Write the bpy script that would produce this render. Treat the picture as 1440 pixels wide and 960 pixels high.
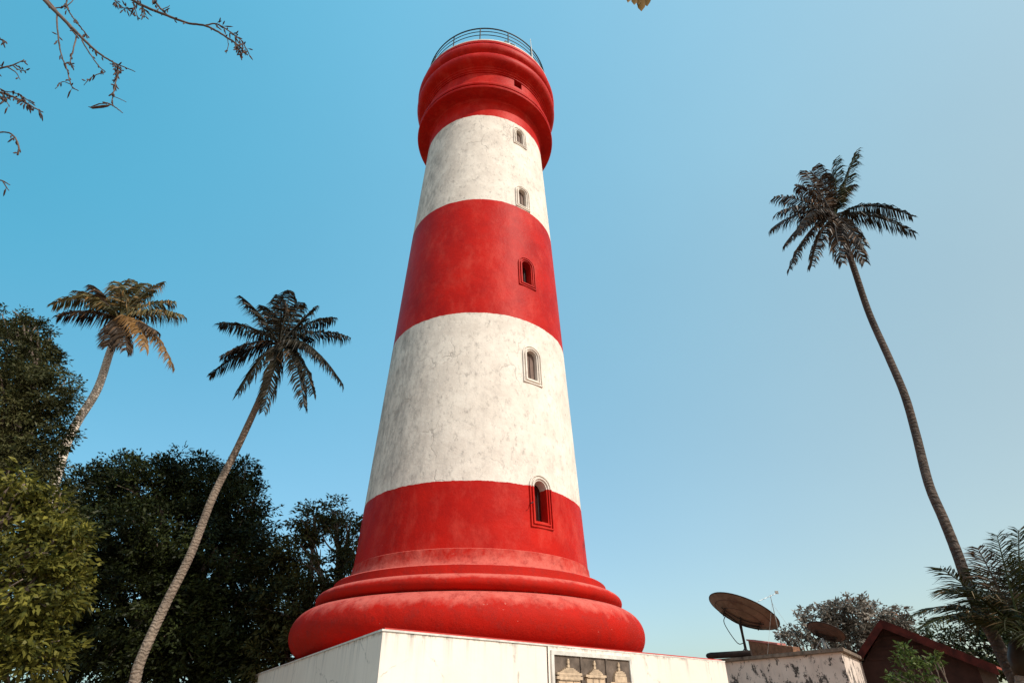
import bpy, bmesh, math, random
import numpy as np
from mathutils import Vector, Matrix, noise
R = math.radians
C = bpy.context.scene.collection
S = bpy.context.scene
for o in list(bpy.data.objects): bpy.data.objects.remove(o)

# ------------------------------------------------------------------ camera
EYE = Vector((0, 0, 1.6)); TH = 0.5672; RO = -0.005; F = 815.0
c_, s_ = math.cos(RO), math.sin(RO)
r0 = Vector((1, 0, 0)); u0 = Vector((0, -math.sin(TH), math.cos(TH))); d0 = Vector((0, math.cos(TH), math.sin(TH)))
RR = c_ * r0 + s_ * u0; UU = -s_ * r0 + c_ * u0
cam = bpy.data.objects.new('camera', bpy.data.cameras.new('camera')); C.objects.link(cam)
cam.matrix_world = Matrix(((RR.x, UU.x, -d0.x, EYE.x), (RR.y, UU.y, -d0.y, EYE.y), (RR.z, UU.z, -d0.z, EYE.z), (0, 0, 0, 1)))
cam.data.sensor_width = 36; cam.data.lens = F / 1440 * 36; cam.data.clip_end = 3000; cam.data.clip_start = .05
S.camera = cam
S.render.resolution_x = 1024; S.render.resolution_y = 682

# ------------------------------------------------------------------ light
SUN_AZ, SUN_EL = 125.0, 45.0           # clockwise from +Y
w = bpy.data.worlds.new("World"); S.world = w; w.use_nodes = True
nt = w.node_tree; bg = nt.nodes['Background']
sky = nt.nodes.new('ShaderNodeTexSky'); sky.sky_type = 'NISHITA'; sky.sun_disc = False
sky.sun_elevation = R(SUN_EL); sky.sun_rotation = R(SUN_AZ)
sky.air_density = 1.0; sky.dust_density = 1.6; sky.ozone_density = 1.0
# thin humid haze: half the clear-sky radiance plus a pale veil that thickens towards the sun's side
tc = nt.nodes.new('ShaderNodeTexCoord'); sp = nt.nodes.new('ShaderNodeSeparateXYZ'); nt.links.new(tc.outputs['Generated'], sp.inputs[0])
cr = nt.nodes.new('ShaderNodeSeparateColor'); nt.links.new(sky.outputs[0], cr.inputs[0]); cc = nt.nodes.new('ShaderNodeCombineColor')
def wm(op, a, b):
    x = nt.nodes.new('ShaderNodeMath'); x.operation = op
    for i, v in ((0, a), (1, b)):
        if isinstance(v, (int, float)): x.inputs[i].default_value = v
        else: nt.links.new(v, x.inputs[i])
    return x.outputs[0]
wn_ = nt.nodes.new('ShaderNodeTexNoise'); wn_.inputs['Scale'].default_value = 2.2; wn_.inputs['Detail'].default_value = 5; nt.links.new(tc.outputs['Generated'], wn_.inputs['Vector'])
wisp = wm('ADD', wm('MULTIPLY', wn_.outputs['Fac'], .22), .89)
for i, (k0, kx, kz, kq) in enumerate(((.45, .80, .06, -.07), (1.07, .264, .729, -.467), (1.20, -.231, 1.13, -1.176))):
    v = wm('ADD', wm('ADD', wm('MULTIPLY', sp.outputs[0], kx), k0), wm('MULTIPLY', wm('MAXIMUM', sp.outputs[2], 0.0), kz))
    v = wm('ADD', v, wm('MULTIPLY', wm('MULTIPLY', sp.outputs[0], sp.outputs[0]), kq))
    v = wm('MULTIPLY', v, wisp)
    v = wm('ADD', v, wm('MULTIPLY', wm('MAXIMUM', wm('MULTIPLY', sp.outputs[1], -1.0), 0.0), (1.9, .85, .0)[i]))     # warm glow added to the unseen sky behind the camera, fills the shaded sides
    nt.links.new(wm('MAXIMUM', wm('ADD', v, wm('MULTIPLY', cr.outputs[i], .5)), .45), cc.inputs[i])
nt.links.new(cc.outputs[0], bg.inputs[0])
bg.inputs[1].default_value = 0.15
sun = bpy.data.objects.new('sun', bpy.data.lights.new('sun', 'SUN')); C.objects.link(sun)
sv = Vector((math.sin(R(SUN_AZ)) * math.cos(R(SUN_EL)), math.cos(R(SUN_AZ)) * math.cos(R(SUN_EL)), math.sin(R(SUN_EL))))
sun.rotation_euler = sv.to_track_quat('Z', 'Y').to_euler(); sun.location = sv * 60
sun.data.energy = 2.65; sun.data.angle = R(.5); sun.data.color = (1, .93, .82)
S.view_settings.view_transform = 'Standard'; S.view_settings.look = 'None'; S.view_settings.exposure = 0.6; S.view_settings.gamma = 1
S.view_settings.use_curve_mapping = False

# ------------------------------------------------------------------ helpers
def ray(px, py):
    x = px - 720; y = py - 480
    a = c_ * x + s_ * y; b = -s_ * x + c_ * y
    return d0 * F + r0 * a - u0 * b
def at(px, py, Y):
    d = ray(px, py); return EYE + d * (Y / d.y)
def atz(px, py, z):
    d = ray(px, py); return EYE + d * ((z - EYE.z) / d.z)
def pxm(p, n):                       # metres that n photo pixels span at point p
    return n * (Vector(p) - EYE).dot(d0) / F

class MB:
    def __init__(s): s.v = []; s.f = []
    def add(s, vs, fs):
        b = len(s.v); s.v += [tuple(v) for v in vs]; s.f += [tuple(i + b for i in f) for f in fs]; return s
    def box(s, c, sx, sy, sz, M=None):
        c = Vector(c); vs = []
        for z in (-.5, .5):
            for x, y in ((-.5, -.5), (.5, -.5), (.5, .5), (-.5, .5)):
                p = Vector((x * sx, y * sy, z * sz)); vs.append(c + (M @ p if M else p))
        return s.add(vs, [(3, 2, 1, 0), (4, 5, 6, 7), (0, 1, 5, 4), (1, 2, 6, 5), (2, 3, 7, 6), (3, 0, 4, 7)])
    def prism(s, pts, n, off0, off1):     # polygon swept along n
        n = Vector(n); k = len(pts)
        vs = [Vector(p) + n * off0 for p in pts] + [Vector(p) + n * off1 for p in pts]
        return s.add(vs, [tuple(range(k))[::-1], tuple(range(k, 2 * k))] + [(i, (i + 1) % k, k + (i + 1) % k, k + i) for i in range(k)])
    def tube(s, path, rad, n=8, closed=False, cap=True):
        path = [Vector(p) for p in path]; m = len(path)
        if not hasattr(rad, '__len__'): rad = [rad] * m
        vs = []; prev = None
        for i, p in enumerate(path):
            if closed: t = path[(i + 1) % m] - path[i - 1]
            else: t = path[min(i + 1, m - 1)] - path[max(i - 1, 0)]
            t.normalize()
            if prev is None: a = t.orthogonal().normalized()
            else: a = (prev - t * prev.dot(t)).normalized()
            prev = a; b = t.cross(a)
            for k in range(n):
                an = 2 * math.pi * k / n; vs.append(p + (a * math.cos(an) + b * math.sin(an)) * rad[i])
        fs = []
        for i in range(m if closed else m - 1):
            j = (i + 1) % m
            for k in range(n): fs.append((i * n + k, i * n + (k + 1) % n, j * n + (k + 1) % n, j * n + k))
        if not closed and cap: fs += [tuple(range(n))[::-1], tuple(range((m - 1) * n, m * n))]
        return s.add(vs, fs)
    def lathe(s, prof, c, n=192, close=False):
        vs = []; k = len(prof)
        for j in range(n):
            a = 2 * math.pi * j / n
            for r, z in prof: vs.append((c[0] + r * math.cos(a), c[1] + r * math.sin(a), z))
        fs = []
        for j in range(n):
            q = (j + 1) % n
            for i in range(k if close else k - 1):
                i2 = (i + 1) % k
                fs.append((j * k + i, q * k + i, q * k + i2, j * k + i2))
        return s.add(vs, fs)
    def build(s, name, mat, parent=None, smooth=None):
        base = parent_base(parent)
        me = bpy.data.meshes.new(name)
        me.from_pydata([(v[0] - base.x, v[1] - base.y, v[2] - base.z) for v in s.v], [], s.f)
        return finish(name, me, mat, parent, base, smooth)
def parent_base(parent):
    b = Vector((0, 0, 0)); q = parent
    while q is not None: b += q.location; q = q.parent
    return b
def finish(name, me, mat, parent, base, smooth=None):
    me.materials.append(mat)
    if smooth is not None:
        me.polygons.foreach_set('use_smooth', [True] * len(me.polygons))
        if smooth < 180: me.set_sharp_from_angle(angle=R(smooth))
    me.update()
    o = bpy.data.objects.new(name, me); C.objects.link(o)
    if parent is not None: o.parent = parent
    return o
def rebase(o):                          # put the origin of a single-mesh thing at its base
    me = o.data; n = len(me.vertices); a = np.empty(n * 3, 'f'); me.vertices.foreach_get('co', a); a = a.reshape(-1, 3)
    c = (a.min(0) + a.max(0)) / 2; c[2] = a[:, 2].min()
    me.vertices.foreach_set('co', (a - c).ravel().astype('f')); o.location = [float(v) for v in c]; me.update()
def tag(o, label=None, cat=None, group=None, kind=None):
    if label: o['label'] = label
    if cat: o['category'] = cat
    if group: o['group'] = group
    if kind: o['kind'] = kind
    return o
def thing(name, loc, label, cat, group=None):
    o = bpy.data.objects.new(name, None); C.objects.link(o); o.location = loc; o.empty_display_size = .3
    return tag(o, label, cat, group)

def smooth_path(pts, n=8):
    P = [Vector(p) for p in pts]; P = [P[0] * 2 - P[1]] + P + [P[-1] * 2 - P[-2]]; out = []
    for i in range(1, len(P) - 2):
        for k in range(n):
            t = k / n; a, b, c, d = P[i - 1:i + 3]
            out.append(.5 * ((2 * b) + (c - a) * t + (2 * a - 5 * b + 4 * c - d) * t * t + (3 * b - a - 3 * c + d) * t ** 3))
    out.append(P[-2]); return out

# ------------------------------------------------------------------ materials
class NT:
    def __init__(s, name):
        s.m = bpy.data.materials.new(name); s.m.use_nodes = True; s.t = s.m.node_tree; s.b = s.t.nodes['Principled BSDF']
        s.pos = s.t.nodes.new('ShaderNodeNewGeometry')
    def n(s, typ, **kw):
        x = s.t.nodes.new(typ)
        for k, v in kw.items(): setattr(x, k, v)
        return x
    def l(s, a, b): s.t.links.new(a, b)
    def map(s, scale=(1, 1, 1), src=None):
        m = s.n('ShaderNodeMapping'); m.inputs['Scale'].default_value = scale; s.l(src or s.pos.outputs['Position'], m.inputs[0]); return m.outputs[0]
    def noise(s, sc, det=4, rough=.55, scale=(1, 1, 1), src=None):
        x = s.n('ShaderNodeTexNoise'); x.inputs['Scale'].default_value = sc; x.inputs['Detail'].default_value = det; x.inputs['Roughness'].default_value = rough
        s.l(s.map(scale, src), x.inputs['Vector']); return x.outputs['Fac']
    def ramp(s, fac, stops):
        x = s.n('ShaderNodeValToRGB'); e = x.color_ramp.elements
        while len(e) < len(stops): e.new(.5)
        for q, (p, c) in zip(e, stops):
            q.position = p; q.color = (c, c, c, 1) if not hasattr(c, '__len__') else (*c, 1)
        s.l(fac, x.inputs[0]); return x.outputs[0]
    def mix(s, fac, a, b, blend='MIX'):
        x = s.n('ShaderNodeMix'); x.data_type = 'RGBA'; x.blend_type = blend
        for i, v in ((0, fac), (6, a), (7, b)):
            if isinstance(v, (int, float)): x.inputs[i].default_value = v
            elif isinstance(v, tuple): x.inputs[i].default_value = (*v, 1)
            else: s.l(v, x.inputs[i])
        return x.outputs[2]
    def math(s, op, a, b=0.0, clamp=False):
        x = s.n('ShaderNodeMath'); x.operation = op; x.use_clamp = clamp
        for i, v in ((0, a), (1, b)):
            if isinstance(v, (int, float)): x.inputs[i].default_value = v
            else: s.l(v, x.inputs[i])
        return x.outputs[0]
    def sep(s, src=None):
        x = s.n('ShaderNodeSeparateXYZ'); s.l(src or s.pos.outputs['Position'], x.inputs[0]); return x.outputs
    def col(s, v):
        if isinstance(v, tuple): s.b.inputs['Base Color'].default_value = (*v, 1)
        else: s.l(v, s.b.inputs['Base Color'])
    def rough(s, v):
        if isinstance(v, (int, float)): s.b.inputs['Roughness'].default_value = v
        else: s.l(v, s.b.inputs['Roughness'])
    def bump(s, h, st=.3, dist=.02):
        x = s.n('ShaderNodeBump'); x.inputs['Strength'].default_value = st; x.inputs['Distance'].default_value = dist
        s.l(h, x.inputs['Height']); s.l(x.outputs[0], s.b.inputs['Normal'])

def simple(name, col, rough=.7, var=.35, sc=6, bump=.2, metal=0, dirt=None):
    m = NT(name); n = m.noise(sc, 6)
    dk = tuple(c * (1 - var) for c in col)
    c = m.mix(m.ramp(n, [(.35, 0.0), (.65, 1.0)]), dk, col)
    if dirt: c = m.mix(m.ramp(m.noise(sc * .5, 8, .7), [(.52, 0.0), (.62, 1.0)]), c, dirt)
    m.col(c); m.rough(rough); m.b.inputs['Specular IOR Level'].default_value = .2; m.b.inputs['Metallic'].default_value = metal
    m.bump(m.noise(sc * 4, 5), bump, .01); return m.m

ZB = [3.6 - 1.6, 5.36, 11.2, 16.76, 22.25]; ZB = [z + 1.6 for z in ZB]     # band heights
RED = (.49, .012, .006)
def tower_mat():
    m = NT('banded_lime_paint'); X, Y, Z = m.sep()
    # white coat: grime streaks running down, blotches and fine cracks
    st = m.noise(2.0, 9, .72, (1.7, 1.7, .42)); bl = m.noise(1.1, 8, .72); fine = m.noise(5, 9, .8, (1.2, 1.2, .7))
    vor = m.n('ShaderNodeTexVoronoi'); vor.feature = 'DISTANCE_TO_EDGE'; vor.inputs['Scale'].default_value = 1.5
    warp = m.n('ShaderNodeMix'); warp.data_type = 'VECTOR'; warp.inputs[0].default_value = .35
    nz = m.n('ShaderNodeTexNoise'); nz.inputs['Scale'].default_value = 2.5; nz.inputs['Detail'].default_value = 6; m.l(m.pos.outputs['Position'], nz.inputs['Vector'])
    m.l(m.pos.outputs['Position'], warp.inputs[4]); m.l(nz.outputs['Color'], warp.inputs[5]); m.l(m.map((1, 1, .55), warp.outputs[1]), vor.inputs['Vector'])
    crack = m.ramp(vor.outputs['Distance'], [(0.0, 1.0), (.022, 0.0)])
    crack = m.mix(1.0, crack, m.ramp(m.noise(.7, 4), [(.5, 0.0), (.64, 1.0)]), 'MULTIPLY')
    white = m.mix(m.ramp(bl, [(.38, 0.0), (.72, 1.0)]), (.80, .73, .655), (.60, .53, .47))
    white = m.mix(m.ramp(st, [(.52, 0.0), (.80, .42)]), white, (.32, .29, .27))
    white = m.mix(m.ramp(fine, [(.53, 0.0), (.66, .75)]), white, (.33, .295, .27))
    # denser dark blotches towards the far-left flank
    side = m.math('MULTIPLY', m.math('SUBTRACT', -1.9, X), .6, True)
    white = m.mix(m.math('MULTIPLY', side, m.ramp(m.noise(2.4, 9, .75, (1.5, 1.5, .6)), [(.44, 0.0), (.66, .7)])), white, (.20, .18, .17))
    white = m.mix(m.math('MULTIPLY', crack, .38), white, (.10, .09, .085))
    # red coat
    rn = m.noise(.8, 6, .65); rs = m.noise(1.5, 8, .7, (1.2, 1.2, .6))
    red = m.mix(m.ramp(rn, [(.35, 0.0), (.7, 1.0)]), RED, (.33, .008, .006))
    red = m.mix(m.ramp(rs, [(.48, 0.0), (.78, .6)]), red, (.60, .070, .050))
    red = m.mix(m.ramp(m.noise(5, 8, .75), [(.60, 0.0), (.72, .45)]), red, (.30, .008, .008))
    chips = m.ramp(m.noise(3.0, 7, .8, (1, 1, .45)), [(.685, 0.0), (.705, .7)])
    red = m.mix(chips, red, (.62, .25, .2))
    # which band
    wob = m.math('MULTIPLY', m.math('SUBTRACT', m.noise(2.2, 7, .7), .5), .13)
    zz = m.math('ADD', Z, wob)
    def step(z0): return m.math('MULTIPLY', m.math('SUBTRACT', zz, z0 - .006), 80, True)
    isred = m.math('SUBTRACT', 1.0, step(ZB[1]))
    isred = m.math('ADD', isred, m.math('SUBTRACT', step(ZB[2]), step(ZB[3])))
    isred = m.math('ADD', isred, step(ZB[4]), True)
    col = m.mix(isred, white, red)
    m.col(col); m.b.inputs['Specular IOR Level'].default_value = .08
    m.rough(m.ramp(m.math('ADD', m.math('MULTIPLY', isred, -.30), .80), [(0, 0.0), (1, 1.0)]))
    h = m.math('ADD', m.math('MULTIPLY', m.noise(1.2, 5), 1.0), m.math('MULTIPLY', m.noise(9, 6, .7), .35))
    h = m.math('SUBTRACT', h, m.math('MULTIPLY', m.math('MULTIPLY', crack, m.math('SUBTRACT', 1.0, isred)), .25))
    m.bump(h, .55, .05); return m.m
def base_mat():
    m = NT('weathered_red_plaster'); N = m.sep(m.pos.outputs['Normal'])
    X, Y, Z = m.sep()
    up = m.math('ADD', N[2], m.math('MULTIPLY', m.math('SUBTRACT', m.noise(1.7, 7, .65, (1, 1, 1)), .5), 1.3))
    up = m.math('ADD', up, m.math('MULTIPLY', m.math('SUBTRACT', m.noise(7, 6, .7, (1, 1, .5)), .5), .5))
    up = m.math('ADD', up, m.math('MULTIPLY', m.math('MULTIPLY', m.math('SUBTRACT', Z, 4.66), 12, True), .45))     # worn band of paint at the foot of the shaft
    fade = m.ramp(up, [(.38, 0.0), (.80, 1.0)])
    c = m.mix(m.ramp(m.noise(1.1, 6), [(.35, 0.0), (.7, 1.0)]), (.45, .012, .006), (.34, .014, .008))
    c = m.mix(m.math('MULTIPLY', fade, .8), c, (.58, .135, .105))
    c = m.mix(m.ramp(m.noise(3.6, 9, .8), [(.50, 0.0), (.66, .8)]), c, (.28, .02, .016))
    c = m.mix(m.ramp(m.noise(2.3, 8, .75, (1, 1, 2.5)), [(.665, 0.0), (.69, .8)]), c, (.62, .42, .34))
    c = m.mix(m.ramp(m.noise(11, 6, .8), [(.66, 0.0), (.7, .7)]), c, (.09, .02, .02))
    m.col(c); m.rough(.65); m.b.inputs['Specular IOR Level'].default_value = .08
    m.bump(m.math('ADD', m.noise(2.2, 5), m.math('MULTIPLY', m.noise(14, 6, .7), .3)), .6, .05); return m.m
def plinth_mat():
    m = NT('stained_whitewash'); X, Y, Z = m.sep()
    c = m.mix(m.ramp(m.noise(.9, 6), [(.35, 0.0), (.7, 1.0)]), (.84, .74, .655), (.77, .67, .59))
    st = m.noise(2.6, 8, .7, (2.2, 2.2, .12))
    top = m.math('MULTIPLY', m.math('SUBTRACT', Z, 2.25), 2.6, True)
    c = m.mix(m.math('MULTIPLY', m.ramp(st, [(.50, 0.0), (.70, 1.0)]), m.math('ADD', m.math('MULTIPLY', top, .6), .18)), c, (.36, .33, .31))
    edge = m.math('MULTIPLY', m.math('SUBTRACT', Z, 2.60), 12, True)
    c = m.mix(m.math('MULTIPLY', m.ramp(m.noise(5, 9, .8, (1, 1, .5)), [(.50, 0.0), (.60, 1.0)]), m.math('MULTIPLY', edge, .9)), c, (.10, .085, .075))
    vor = m.n('ShaderNodeTexVoronoi'); vor.feature = 'DISTANCE_TO_EDGE'; vor.inputs['Scale'].default_value = .55
    nz = m.n('ShaderNodeTexNoise'); nz.inputs['Scale'].default_value = 2; nz.inputs['Detail'].default_value = 8; m.l(m.pos.outputs['Position'], nz.inputs['Vector'])
    wp = m.n('ShaderNodeMix'); wp.data_type = 'VECTOR'; wp.inputs[0].default_value = .3
    m.l(m.pos.outputs['Position'], wp.inputs[4]); m.l(nz.outputs['Color'], wp.inputs[5]); m.l(wp.outputs[1], vor.inputs['Vector'])
    crack = m.math('MULTIPLY', m.ramp(vor.outputs['Distance'], [(0, 1.0), (.008, 0.0)]), m.ramp(m.noise(3, 6, .7), [(.46, 0.0), (.56, 1.0)]))
    c = m.mix(m.math('MULTIPLY', crack, .6), c, (.2, .18, .16))
    m.col(c); m.rough(.75); m.bump(m.noise(6, 7, .6), .25, .02); return m.m
def hut_mat():
    m = NT('mouldy_whitewash'); X, Y, Z = m.sep()
    c = m.mix(m.ramp(m.noise(1.2, 6), [(.35, 0.0), (.7, 1.0)]), (.72, .62, .55), (.58, .48, .42))
    ht = m.math('MULTIPLY', m.math('SUBTRACT', 2.85, Z), 1.2, True)
    k = m.math('ADD', m.noise(2.4, 9, .75, (1, 1, .8)), m.math('MULTIPLY', ht, .09))
    c = m.mix(m.ramp(k, [(.545, 0.0), (.585, .95)]), c, (.035, .028, .024))
    c = m.mix(m.ramp(m.noise(6, 6, .7, (1, 1, .2)), [(.56, 0.0), (.7, .5)]), c, (.30, .26, .24))
    m.col(c); m.rough(.8); m.bump(m.noise(8, 6), .3, .02); return m.m
def leaf_mat(name, a, b, dry=None, dryamt=.1, trans=.25, rough=.45):
    m = NT(name); rnd = m.pos.outputs['Random Per Island']
    c = m.mix(rnd, a, b)
    c = m.mix(m.ramp(m.noise(.55, 3), [(.38, 0.0), (.62, .8)]), c, tuple(x * .55 for x in a))
    if dry: c = m.mix(m.ramp(m.math('ADD', m.math('MULTIPLY', m.math('FRACT', m.math('MULTIPLY', rnd, 17.3)), .7), m.math('MULTIPLY', m.noise(1.1, 3), .5)), [(1.0 - dryamt, 0.0), (1.06 - dryamt, 1.0)]), c, dry)
    m.col(c); m.rough(rough); m.b.inputs['Specular IOR Level'].default_value = .12
    tr = m.n('ShaderNodeBsdfTranslucent'); m.l(c, tr.inputs[0]) if not isinstance(c, tuple) else None
    mx = m.n('ShaderNodeMixShader'); mx.inputs[0].default_value = trans
    out = m.t.nodes['Material Output']; m.l(m.b.outputs[0], mx.inputs[1]); m.l(tr.outputs[0], mx.inputs[2]); m.l(mx.outputs[0], out.inputs[0]); return m.m
def bark_mat(name, a, b, ring=0):
    m = NT(name)
    n = m.noise(3, 8, .7, (1, 1, .5)); c = m.mix(m.ramp(n, [(.35, 0.0), (.65, 1.0)]), a, b); h = n
    if ring:
        wv = m.n('ShaderNodeTexWave'); wv.bands_direction = 'Z'; wv.inputs['Scale'].default_value = ring; wv.inputs['Distortion'].default_value = 9; wv.inputs['Detail'].default_value = 3; wv.inputs['Detail Scale'].default_value = 2
        m.l(m.pos.outputs['Position'], wv.inputs['Vector'])
        c = m.mix(m.ramp(wv.outputs['Fac'], [(.0, .55), (.16, 0.0)]), c, tuple(x * .35 for x in a)); h = m.math('ADD', n, wv.outputs['Fac'])
    c = m.mix(m.ramp(m.noise(9, 6, .7), [(.55, 0.0), (.68, .6)]), c, tuple(x * .4 for x in a))
    m.col(c); m.rough(.9); m.bump(h, .7, .03); return m.m

M = {}
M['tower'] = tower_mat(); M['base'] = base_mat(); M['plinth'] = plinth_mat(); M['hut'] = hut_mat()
M['trim_white'] = simple('lime_white_paint', (.72, .69, .64), .7, .3, 5)
M['red_floor'] = simple('red_oxide_floor', (.5, .05, .04), .6, .3, 2)
M['iron'] = simple('dark_painted_iron', (.03, .032, .036), .5, .4, 8)
M['shutter'] = simple('mauve_brown_shutter', (.20, .135, .11), .7, .3, 4)
M['dark_glass'] = simple('dark_window_void', (.014, .006, .005), .95, .3, 4)
M['dark_red'] = simple('dark_red_shutter', (.05, .004, .003), .95, .3, 4)
M['granite'] = simple('brown_sooty_stone', (.17, .13, .105), .65, .55, 4, .4)
M['cream'] = simple('cream_relief_plaster', (.62, .47, .33), .7, .35, 9)
M['dish'] = simple('rusty_dish_enamel', (.24, .155, .11), .7, .45, 2.5, .15, dirt=(.12, .07, .05))
M['dish_dark'] = simple('brown_dish_enamel', (.12, .065, .05), .7, .4, 3, .15)
M['steel'] = simple('galvanised_steel', (.38, .36, .34), .45, .4, 8, metal=.6)
M['slab'] = simple('lichened_concrete', (.26, .20, .155), .9, .5, 5, .5, dirt=(.05, .035, .03))
M['tar'] = simple('blackened_timber', (.035, .022, .018), .8, .4, 4, .4)
M['brick'] = simple('worn_brick', (.34, .17, .10), .9, .5, 5, .5, dirt=(.12, .06, .045))
M['coping'] = simple('pink_cement_coping', (.60, .22, .19), .8, .3, 4)
M['roofred'] = simple('red_painted_bargeboard', (.085, .014, .010), .8, .6, 3)
M['rooftile'] = simple('red_roof_sheet', (.30, .06, .04), .7, .4, 3)
M['gable'] = simple('dark_gable_boards', (.045, .020, .016), .8, .4, 3)
M['bark'] = bark_mat('tree_bark', (.10, .07, .055), (.20, .15, .12))
M['palm_bark'] = bark_mat('ringed_palm_bark', (.13, .095, .07), (.24, .18, .135), 3.2)
M['palm_bark_dark'] = bark_mat('dark_palm_bark', (.030, .019, .014), (.095, .064, .048), 2.6)
M['palm_bark_pale'] = bark_mat('pale_palm_bark', (.50, .42, .35), (.74, .64, .54), 3.0)
M['twig'] = bark_mat('dry_twig', (.045, .028, .02), (.15, .10, .08))
M['pod'] = simple('dry_seed_pod', (.10, .055, .04), .6, .5, 20)
M['leaf_dark'] = leaf_mat('dark_mango_leaves', (.015, .020, .006), (.055, .066, .018))
M['leaf_mid'] = leaf_mat('mid_green_leaves', (.022, .028, .008), (.13, .125, .05))
M['leaf_light'] = leaf_mat('yellow_green_leaves', (.032, .042, .009), (.27, .24, .045), trans=.3)
M['leaf_right'] = leaf_mat('olive_leaves', (.03, .034, .010), (.12, .11, .035))
M['leaf_pink'] = leaf_mat('dusty_brown_leaves', (.13, .11, .085), (.34, .29, .245), (.22, .08, .04), .05)
M['leaf_shrub'] = leaf_mat('fresh_shrub_leaves', (.05, .085, .02), (.12, .15, .04), trans=.3)
M['frond_dark'] = leaf_mat('dark_palm_fronds', (.016, .013, .007), (.036, .028, .013), (.16, .08, .03), .08, .12)
M['frond_dry'] = leaf_mat('drying_palm_fronds', (.050, .045, .016), (.20, .165, .065), (.30, .17, .06), .2, .18)
M['frond_orange'] = leaf_mat('orange_dead_frond', (.20, .10, .03), (.38, .22, .085), trans=.25)
M['frond_brown'] = leaf_mat('brown_palm_fronds', (.030, .018, .010), (.075, .045, .024), (.20, .12, .07), .16, .12)
M['frond_grey'] = leaf_mat('grey_green_palm_fronds', (.018, .021, .006), (.070, .072, .020), (.26, .19, .11), .10, .12)
M['bounce_sand'] = simple('warm_bounce_sand', (.32, .19, .115), .95, .3, 1.5, .6, dirt=(.22, .13, .08))  # unseen ground, given a warm sand tone to bounce light onto shaded faces
M['path'] = simple('paved_path', (.34, .30, .26), .9, .3, 2)
M['tan_leaf'] = leaf_mat('brown_hanging_leaves', (.20, .11, .015), (.34, .20, .05), trans=.3)

# ------------------------------------------------------------------ setting
g = MB(); g.add([(-900, -900, 0), (900, -900, 0), (900, 900, 0), (-900, 900, 0)], [(0, 1, 2, 3)])
tag(g.build('ground', M['bounce_sand']), kind='structure')
g = MB(); g.box((0, 3, .02), 14, 15, .04); tag(g.build('path', M['path']), kind='structure')

# ------------------------------------------------------------------ lighthouse
AX, AY = -.06727 * 19, 19.0
E0 = 1.6
LH = thing('lighthouse', (AX, AY, 0), 'tall round lighthouse with red and white bands and a railed top on a white plinth', 'lighthouse')
ZP = 1.1 + E0
cor = atz(538.5, 883.8, ZP); rgt = atz(1018.4, 928.7, ZP); lft = atz(335.8, 956.4, ZP)
lft = cor + (lft - cor) * .92
eu = (rgt - cor).normalized(); ew = (lft - cor).normalized()
back = rgt + (lft - cor)
poly = [cor, rgt, back, lft]
PN = Vector((eu.y, -eu.x, 0))           # outward normal of the right-hand (lit) face
def down(p, z): return Vector((p.x, p.y, z))
b = MB(); b.add([down(p, 0) for p in poly] + [down(p, ZP - .03) for p in poly], [(0, 1, 5, 4), (1, 2, 6, 5), (2, 3, 7, 6), (3, 0, 4, 7), (4, 5, 6, 7)])
plinth = b.build('plinth', M['plinth'], LH)
def grow(poly, d):
    c = sum(poly, Vector()) / 4
    out = []
    for i, p in enumerate(poly):
        a = (p - poly[i - 1]).normalized(); q = (poly[(i + 1) % 4] - p).normalized()
        na = Vector((a.y, -a.x, 0)); nq = Vector((q.y, -q.x, 0)); bis = (na + nq); bis /= max(.3, 1 + na.dot(nq)); out.append(p + bis * d)
    return out
pg = grow(poly, .018)
b = MB(); b.add([down(p, ZP - .028) for p in pg] + [down(p, ZP) for p in pg], [(0, 1, 5, 4), (1, 2, 6, 5), (2, 3, 7, 6), (3, 0, 4, 7), (3, 2, 1, 0), (4, 5, 6, 7)])
b.build('plinth_coping', M['trim_white'], LH)
pi_ = grow(poly, -.05); b = MB(); b.add([down(p, ZP + .002) for p in pi_] + [down(p, ZP + .03) for p in pi_], [(0, 1, 5, 4), (1, 2, 6, 5), (2, 3, 7, 6), (3, 0, 4, 7), (4, 5, 6, 7)])
b.build('plinth_floor', M['red_floor'], LH)
# raised facing slab on the right half of the lit face
def onface(px, py, off=0.0):            # ray hits the lit face plane
    d = ray(px, py); t = ((cor + PN * off - EYE).dot(PN)) / d.dot(PN); return EYE + d * t
ps = onface(769, 918); u_s = (ps - cor).dot(eu)
def fp(u, z, off): return Vector((cor.x, cor.y, 0)) + eu * u + Vector((0, 0, z)) + PN * off
Lf = (rgt - cor).length
def face_box(mb, u0_, u1_, z0_, z1_, o0, o1):
    mb.add([fp(u0_, z0_, o0), fp(u1_, z0_, o0), fp(u1_, z1_, o0), fp(u0_, z1_, o0), fp(u0_, z0_, o1), fp(u1_, z0_, o1), fp(u1_, z1_, o1), fp(u0_, z1_, o1)],
           [(3, 2, 1, 0), (4, 5, 6, 7), (0, 1, 5, 4), (1, 2, 6, 5), (2, 3, 7, 6), (3, 0, 4, 7)])
b = MB(); face_box(b, u_s + .02, Lf - .003, 0.0, ZP - .032, .001, .014); b.build('facing_slab', M['plinth'], LH)
b = MB(); face_box(b, u_s - .005, u_s + .017, 0.0, ZP - .032, .001, .004); b.build('wall_joint', M['tar'], LH)

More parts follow.
